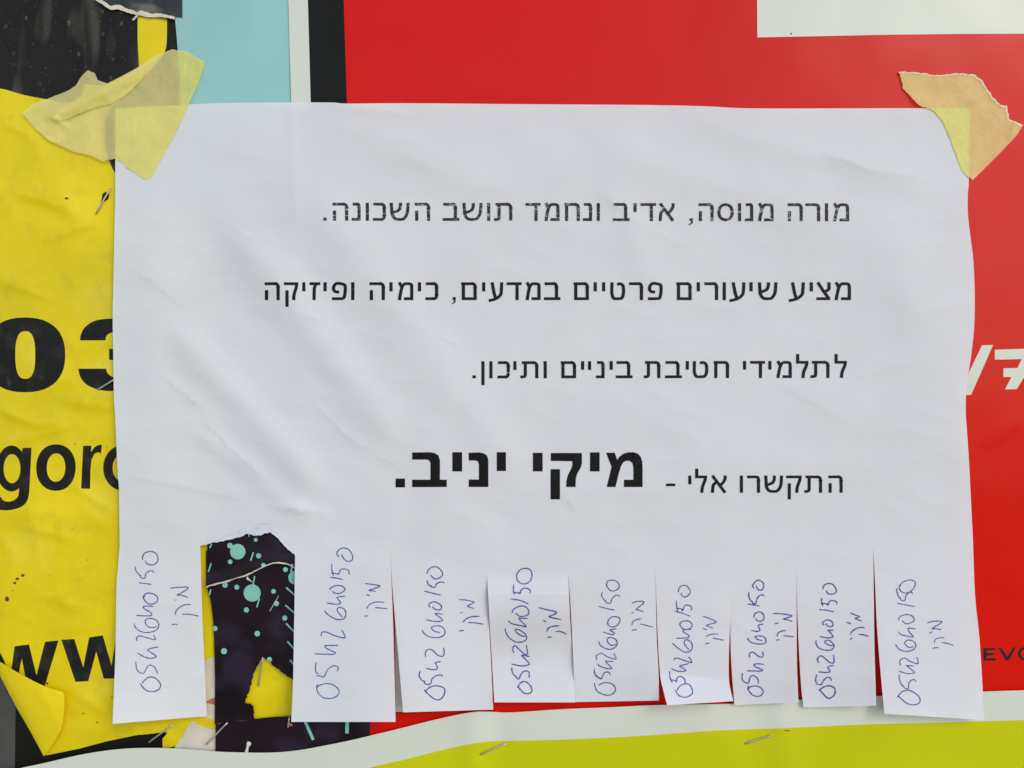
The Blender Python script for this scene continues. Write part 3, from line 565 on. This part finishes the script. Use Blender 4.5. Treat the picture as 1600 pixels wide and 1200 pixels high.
# printed Hebrew, glyph by glyph (strokes inside a box W x H, y up)
def rounded(pts, r):
    out = [pts[0]]
    for i in range(1, len(pts) - 1):
        p, q, s_ = pts[i - 1], pts[i], pts[i + 1]; a, b = math.dist(p, q), math.dist(q, s_); ra = min(r, a * .5); rb = min(r, b * .5)
        A = (q[0] + (p[0] - q[0]) * ra / a, q[1] + (p[1] - q[1]) * ra / a); B = (q[0] + (s_[0] - q[0]) * rb / b, q[1] + (s_[1] - q[1]) * rb / b)
        for j in range(7):
            t = j / 6; out.append(tuple((1 - t) ** 2 * A[c] + 2 * t * (1 - t) * q[c] + t * t * B[c] for c in (0, 1)))
    return out + [pts[-1]]
def glyph(ch, W, H, w_, v):        # w_ vertical stem width, v horizontal bar height
    h, g = w_ / 2, v / 2; R = min(W, H) * .42
    rect = lambda a, b, c, d: [[(a, b), (c, b), (c, d), (a, d)]]
    st = lambda pts, r=0: ribbon(rounded(pts, r) if r else pts, w_, v)
    if ch == 'ו': return rect(W - w_, 0, W, H) + rect(0, H - v * .8, W, H)
    if ch == 'י': return rect(W - w_, .49 * H, W, H) + rect(0, H - v * .8, W, H)
    if ch == 'ז': return rect(0, H - v, W, H) + st([(.62 * W, H - g), (.45 * W, .7 * H), (.42 * W, 0)], R * .4)
    if ch == 'ן': return rect(W - w_, -.40 * H, W, H) + rect(0, H - v * .8, W, H)
    arch = [(0, H - g), (.55 * W, H - g), (W - h, H - g), (W - h, .5 * H), (W - h, 0)]
    if ch == 'ר': return st(arch, R)
    if ch == 'ד': return rect(0, H - v, W, H) + rect(W * .80 - w_, 0, W * .80, H)
    if ch == 'ה': return st([(.03 * W, H - g)] + arch[1:], R) + rect(.05 * W, 0, .05 * W + w_, .56 * H)
    if ch == 'ח': return st([(0, H - g)] + arch[1:], R) + rect(.03 * W, 0, .03 * W + w_, H - g)
    if ch == 'ת': return st([(.08 * W, H - g)] + arch[1:], R) + st([(.24 * W + h * .4, H - g), (.24 * W + h * .4, g), (0, g)], R * .35)
    if ch == 'ב': return st([(.04 * W, H - g), (.5 * W, H - g), (.86 * W - h, H - g), (.86 * W - h, .5 * H), (.86 * W - h, g)], R) + rect(0, 0, W, v)
    if ch == 'כ': return st([(.03 * W, H - g), (.45 * W, H - g), (W - h, H - g), (W - h, .5 * H), (W - h, g), (.45 * W, g), (0, g)], R * .95)
    if ch == 'נ': return st([(.12 * W, H - g), (.5 * W, H - g), (W - h, H - g), (W - h, .5 * H), (W - h, 0)], R) + rect(0, 0, W - h, v)
    if ch == 'ם': return st([(.0 * W, H - g), (.55 * W, H - g), (W - h, H - g), (W - h, .5 * H), (W - h, 0)], R) + rect(.04 * W, 0, .04 * W + w_, H - g) + rect(.04 * W, 0, W - h, v)
    if ch == 'ס':
        c = ell(W / 2, H / 2, W / 2 - h, H / 2 - g, 30, 0, 2.15); return ribbon(c + [c[0], c[1]], w_, v)
    if ch == 'ט': return st(smooth_poly([(h * 1.1, H), (h, .6 * H), (h * 1.1, .33 * H), (.24 * W, .1 * H), (.5 * W, g), (.78 * W, .12 * H), (W - h, .4 * H), (W - h * 1.1, .72 * H), (.80 * W, H - g * 1.6), (.62 * W, H - g), (.47 * W, .86 * H)], H * .08))
    if ch == 'ל': return rect(0, H - v, w_, 1.40 * H) + rect(0, H - v, W, H) + st([(W - h, H), (W - h, .78 * H), (.60 * W, .34 * H), (.56 * W, 0)], R * .5)
    if ch == 'מ': return st([(.02 * W + h, H), (.30 * W, .70 * H)]) + st(smooth_poly([(.03 * W + h, 0), (.17 * W + h * .4, .4 * H), (.29 * W, .70 * H), (.42 * W, .89 * H), (.62 * W, H - g), (.86 * W, .88 * H), (W - h, .62 * H), (W - h, .3 * H), (W - h, 0)], H * .08)) + rect(.42 * W, 0, W - h, v)
    if ch == 'צ': return st([(.10 * W, H), (.50 * W, .50 * H), (.96 * W - h, v * .8)]) + rect(0, 0, W - .02 * W, v) + st(smooth_poly([(W - h, H), (W - h, .80 * H), (.86 * W, .60 * H), (.56 * W, .46 * H)], H * .08))
    if ch == 'ע': return st(smooth_poly([(W - h, H), (W - h * 1.2, .62 * H), (.82 * W, .32 * H), (.58 * W, .12 * H), (.3 * W, .02 * H), (0, -.03 * H)], H * .08)) + st([(.12 * W + h, H), (.24 * W + h, .45 * H), (.36 * W + h, .08 * H)])
    if ch == 'ש': return st(smooth_poly([(h, H), (h * 1.3, .62 * H), (.13 * W, .34 * H), (.27 * W, .12 * H), (.48 * W, g), (.70 * W, .12 * H), (.87 * W, .42 * H), (W - h, H)], H * .08)) + st(smooth_poly([(.54 * W, H), (.53 * W, .78 * H), (.44 * W, .58 * H), (.14 * W, .45 * H)], H * .08))
    if ch == 'פ': return st(smooth_poly([(.50 * W, .46 * H), (.26 * W, .47 * H), (.10 * W + h * .3, .60 * H), (.13 * W + h * .3, .80 * H), (.34 * W, .94 * H), (.6 * W, H - g), (.86 * W, .84 * H), (W - h, .55 * H), (W - h * 1.4, .25 * H), (.76 * W, g * 1.3), (.5 * W, g), (0.02 * W, g)], H * .08))
    if ch == 'א': return st([(.03 * W + h * .7, H), (W - h * .9, 0)]) + st(smooth_poly([(.90 * W, H), (.90 * W, .82 * H), (.80 * W, .62 * H), (.60 * W, .44 * H)], H * .08)) + st(smooth_poly([(.05 * W + h * .6, 0), (.07 * W + h * .6, .28 * H), (.18 * W, .48 * H), (.38 * W, .62 * H)], H * .08))
    if ch == 'ק': return rect(0, H - v, W - h * .6, H) + st([(W - h, H), (W - h, .76 * H), (.70 * W, .34 * H), (.68 * W, 0)], R * .6) + rect(.10 * W if w_ < H * .2 else 0, -.38 * H, (.10 * W if w_ < H * .2 else 0) + w_, .55 * H)
    if ch == ',': return rect(W * .25, 0, W, v * 1.05) + [[(W * .55, 0), (W, 0), (W * .9, -.14 * H), (W * .1, -.24 * H), (0, -.19 * H), (W * .5, -.10 * H)]]
    if ch == '.': return rect(0, 0, W, v)
    if ch == '-': return rect(0, .38 * H, W, .38 * H + v)
def line(name, text, spans, conv, top, base, w_, v, material, slope=0):
    polys = []; chars = [c for c in text if c != ' ']; assert len(chars) == len(spans), (name, len(chars), len(spans))
    for ch, (a, b) in zip(chars, spans):
        x0, x1 = conv(a), conv(b); W = x1 - x0; H = base - top; yb = base + slope * (x0 - 900)
        vv = v if ch != '.' else min(W, v * 1.1)
        for p in glyph(ch, W, H, w_, vv):
            polys.append([(x0 + x, yb - y) for x, y in p])
    return ink(name, polys, h_fly, material, fly, .08, 4)
cA = lambda x: 900 + x / 3.5556      # the spans were read off enlarged crops of the photograph
o5 = lambda a, b, off: (a + off, b + off)
B4 = -1493.3                         # crop starting at 480, seen from the crop starting at 900
B5 = -1777.8
L1 = [(1425,1518),(1383,1401),(1275,1357),(1173,1260),(1008,1098),(938,985),(900,918),(785,877),(678,765),(625,650),(458,548),(358,445),(318,337),(205,298),(115,133),(38,90)] + \
     [o5(a, b, B4) for a, b in [(1430,1515),(1315,1402),(1213,1297),(1038,1140),(998,1017),(862,975),(752,845),(595,683),(458,570),(365,437),(325,343),(247,297),(138,228),(90,108)]]
line('printed_line', 'מורה מנוסה, אדיב ונחמד תושב השכונה.', [L1[0]] + L1[1:], cA, 317.2, 345.2, 5.0, 4.3, M['ink_worn'], .0012)
L2 = [(1433,1528),(1335,1415),(1298,1317),(1183,1272),(1010,1120),(963,982),(853,942),(815,833),(713,790),(670,689),(557,643),(398,482),(295,373),(190,273),(145,163),(98,116),(-14,72)] + \
     [o5(a, b, B4) for a, b in [(1315,1407),(1210,1297),(1108,1192),(1008,1090),(972,990),(855,942),(803,825),(657,728),(615,633),(500,590),(457,475),(343,432)]] + \
     [o5(a, b, B5) for a, b in [(528,547),(420,505),(375,393),(297,357),(258,275),(155,235),(45,132)]]
line('printed_line', 'מציע שיעורים פרטיים במדעים, כימיה ופיזיקה', L2, cA, 441, 468.9, 5.2, 4.5, M['ink'])
cB = lambda x: 720 + x / 2.5806
L3 = [(1507,1557),(1410,1487),(1352,1402),(1270,1335),(1240,1253),(1167,1227),(1138,1151),(1020,1082),(935,998),(907,920),(823,892),(738,805),(625,693),(600,613),(545,580),(513,526),(485,498),(403,465),(333,347),(240,313),(212,225),(148,198),(115,128),(82,96),(47,61)]
line('printed_line', 'לתלמידי חטיבת ביניים ותיכון.', L3, cB, 564.3, 591, 5.1, 4.4, M['ink'], -.0012)
L4 = [(1480,1540),(1385,1457),(1312,1375),(1223,1300),(1155,1207),(1125,1138),(1008,1072),(945,993),(917,930),(828,865)]
line('printed_line', 'התקשרו אלי -', L4, cB, 743, 770, 5.0, 4.3, M['ink'])
q6 = lambda *p: [(720 + x / 2.5806, 540 + y / 2.5806) for x, y in p]
q7 = lambda *p: [(600 + x / 2.1622, 670 + y / 2.1622) for x, y in p]
bx7 = lambda a, b, c, d: q7((a, b), (c, b), (c, d), (a, d))
bold = [q6((586, 432), (621, 432), (631, 461), (640, 448), (655, 436), (676, 430), (698, 430), (715, 436), (726, 449), (732, 470), (733, 500), (733, 570), (658, 570), (658, 541), (696, 541), (696, 492), (692, 474), (682, 465), (668, 464), (655, 471), (646, 486), (637, 515), (624, 570), (588, 570), (602, 515), (608, 487), (604, 478)),
        bx7(696, 79.5, 728.5, 144), q6((363, 433), (488, 433), (489, 474), (484, 492), (470, 515), (464, 535), (463, 570), (425, 570), (426, 545), (432, 522), (446, 495), (450, 480), (450, 466), (363, 465)), q6((362, 498), (400, 498), (400, 620), (362, 620)),
        bx7(503, 81, 536, 144), bx7(381, 79, 412, 142.5), q6((32, 432), (75, 430.5), (92, 434), (105, 443), (111, 460), (111, 570), (32, 570), (32, 540), (73, 540), (73, 478), (69, 467), (60, 463), (32, 463)),
        bx7(231, 79, 264, 144), q7((95, 80), (155, 79), (172, 82), (184, 90), (189, 106), (189, 172), (212, 172), (212, 196.5), (95, 197), (95, 172), (157, 172), (157, 116), (153, 107), (145, 104), (95, 104)), bx7(39, 168, 71, 198)]
o = ink('printed_name', bold, h_fly, M['ink_bold'], fly, .1, 3)
tag(o, 'large bold black name in the lowest line')

# ------------------------------------------------------------------ masking tape
def dist_in(x, y):   # >0 inside the flyer outline (approx)
    return min(x - 180, 1515.6 - x, y - 166)
def tape_h(x, y):
    below = 2.0 if x > 800 else 1.7
    k = sm(-26, 2, dist_in(x, y)); top = h_fly(max(183, min(1512, x)), max(170, y))
    return below + (top - below) * k + .28 + .22 * N(x, y, 26, 51) + .10 * (1 - 2 * abs(N(x, y, 11, 52))) + .05 * N(x, y, 5, 53)
def h_t1(x, y):
    return tape_h(x, y) + ridge(x, y, 88, 180, 222, 112, 10, .9) + ridge(x, y, 82, 184, 102, 196, 3, .4) - ridge(x, y, 110, 190, 210, 150, 8, .3) + ridge(x, y, 200, 262, 228, 236, 4, .25) + ridge(x, y, 278, 150, 290, 80, 3, .2)
t1 = thing('masking_tape', P(180, 180, 3), 'crumpled yellowish masking tape holding the upper left corner of the flyer', 'tape', 'masking tape on the flyer corners')
t1_top = torn([(34, 177), (50, 164), (72, 155), (97.5, 145.5), (108, 141), (117.5, 134), (130, 116), (137.5, 110), (147.5, 114), (152.5, 125), (167.5, 130.5)], .5, 4, 71) + [(190, 119), (217.5, 104)] + torn([(240, 89), (252.5, 84), (267.5, 77), (290, 80), (305, 89), (319.5, 96)], .9, 3, 72)
t1_right = resample([(319.5, 96), (319, 105), (310, 130), (296, 160), (280, 195), (260, 232.5), (245, 260), (235, 279)], 3, False)
t1_right = [(x + (.8 if i % 2 else -.8), y) for i, (x, y) in enumerate(t1_right)]
t1_bot = torn([(235, 279), (225, 280), (212.5, 271), (195, 260), (192.5, 254), (180, 249), (172.5, 249), (160, 252.5), (145, 244), (115, 237.5), (100, 229), (77.5, 220), (60, 205), (45, 190), (34, 177)], 1.1, 3, 73)
sheet('tape_piece', t1_top + t1_right[1:] + t1_bot[1:-1], h_t1, [M['tape']], t1, grid=4, thick=.14)
sheet('folded_over_layer', smooth_poly([(84, 186), (90, 174), (108, 162), (128, 150)], 4) + [(131, 132), (160, 134), (190, 121), (217, 106), (226, 112), (221, 126), (200, 146), (175, 162), (150, 168), (125, 177), (104, 186), (92, 189)], lambda x, y: h_t1(x, y) + .3, [M['tape_double']], t1, grid=4, thick=.12)
t2_ = thing('masking_tape', P(1500, 190, 3), 'ragged beige masking tape scrap holding the upper right corner of the flyer', 'tape', 'masking tape on the flyer corners')
def h_t2(x, y): return tape_h(x, y) + ridge(x, y, 1578, 214, 1586, 190, 3, .35) + ridge(x, y, 1488, 120, 1530, 170, 14, .15)
e_top = [(1404.7, 112), (1431, 113), (1465.6, 118), (1487.5, 115), (1522, 116.5), (1534, 125), (1550, 150), (1562.5, 164), (1573.4, 165), (1576.6, 186), (1599, 195)]
e_bot = [(1520, 281), (1514, 276.6), (1503, 265.6), (1494, 240.6), (1481, 206), (1472, 187.5), (1459, 173.4), (1436, 164), (1422, 150), (1411, 137.5), (1408, 122), (1404.7, 112)]
tt, tbm = torn(e_top, 1.3, 3, 75), torn(e_bot, 1.2, 3, 76)
sheet('tape_piece', tt + resample([(1599, 195), (1587.5, 212.5), (1562.5, 239), (1537.5, 264), (1520, 281)], 6, False)[1:] + tbm[1:-1], h_t2, [M['tape']], t2_, grid=4, thick=.14)
inn = lambda pts, d: [(x - (0 if i < 4 else d * .8), y + d) for i, (x, y) in enumerate(pts)]
r1 = random.Random(5)
sheet('frayed_edge', tt + [(x - (1.2 + r1.random() * 1.8) * (1 if x > 1520 else 0), y + 1.0 + r1.random() * 1.8) for x, y in tt[::-1]], lambda x, y: h_t2(x, y) + .12, [M['tape_edge']], t2_, grid=3, thick=.05)

# ------------------------------------------------------------------ staples
def staple(x1, y1, x2, y2, hf, label, rise=.75, wire=.23, mtl='steel', name='staple'):
    a0, b0 = hf(x1, y1), hf(x2, y2); L = math.dist((x1, y1), (x2, y2)); ux, uy = (x2 - x1) / L, (y2 - y1) / L
    cl = [P(x1, y1, a0 - 1.2), P(x1, y1, a0 + rise * .5), P(x1 + ux * 1.2, y1 + uy * 1.2, a0 + rise * .9)]
    for k in range(1, 6): t = k / 6; cl.append(P(x1 + (x2 - x1) * t, y1 + (y2 - y1) * t, a0 + (b0 - a0) * t + rise + .12 * math.sin(t * math.pi)))
    cl += [P(x2 - ux * 1.2, y2 - uy * 1.2, b0 + rise * .9), P(x2, y2, b0 + rise * .5), P(x2, y2, b0 - 1.2)]
    side = Vector((uy, 0, ux)).normalized(); n8 = 8; vs, fs_ = [], []
    for i, c in enumerate(cl):
        d = (cl[min(i + 1, len(cl) - 1)] - cl[max(i - 1, 0)]).normalized(); up = d.cross(side).normalized()
        for k in range(n8):
            a = 2 * math.pi * (k + .5) / n8
            vs.append(c + (side * math.cos(a) * 1.25 + up * math.sin(a) * .8) * wire * 1e-3)
    for i in range(len(cl) - 1):
        for k in range(n8): fs_.append((i * n8 + k, i * n8 + (k + 1) % n8, (i + 1) * n8 + (k + 1) % n8, (i + 1) * n8 + k))
    o = mesh_obj(name, vs, fs_, [M[mtl]]); tag(o, label, 'staple', 'staples in the posters'); return o
staple(172.5, 294, 150, 333.5, h_yel, 'steel staple over a dark dent on the yellow poster, left of the flyer text')
staple(177.5, 593.5, 153, 608.5, h_yel, 'pale staple crossing the foot of the black digit 3, half under the flyer')
staple(270, 1132, 232.5, 1160, h_yel, 'staple below the first tab, over the small black gap in the yellow poster')
staple(355.6, 1129, 322.5, 1163, lambda x, y: 2.5, 'staple from the dark poster onto the beige torn corner')
staple(410.6, 1027, 404, 1072, lambda x, y: 1.4 if y > 1040 else 2.4, 'staple hanging over the yellow hole in the confetti poster')
staple(452, 1121, 450, 1137, lambda x, y: 2.35, 'rusty staple end just left under the brightest tab')
staple(751, 1179, 792, 1161.5, h_bot, 'left of the two staples in the lime poster at the bottom')
staple(1165, 1162, 1205.5, 1149.5, h_bot, 'right of the two staples in the lime poster at the bottom')
# dent torn round the first staple
dn = sheet('staple_dent', smooth_poly([(165, 300), (170, 303), (169, 311), (163, 315), (157, 320), (159, 311), (160, 304)], 2, True), lambda x, y: h_yel(x, y) + .05, [M['hole']], yr, grid=3, thick=0)
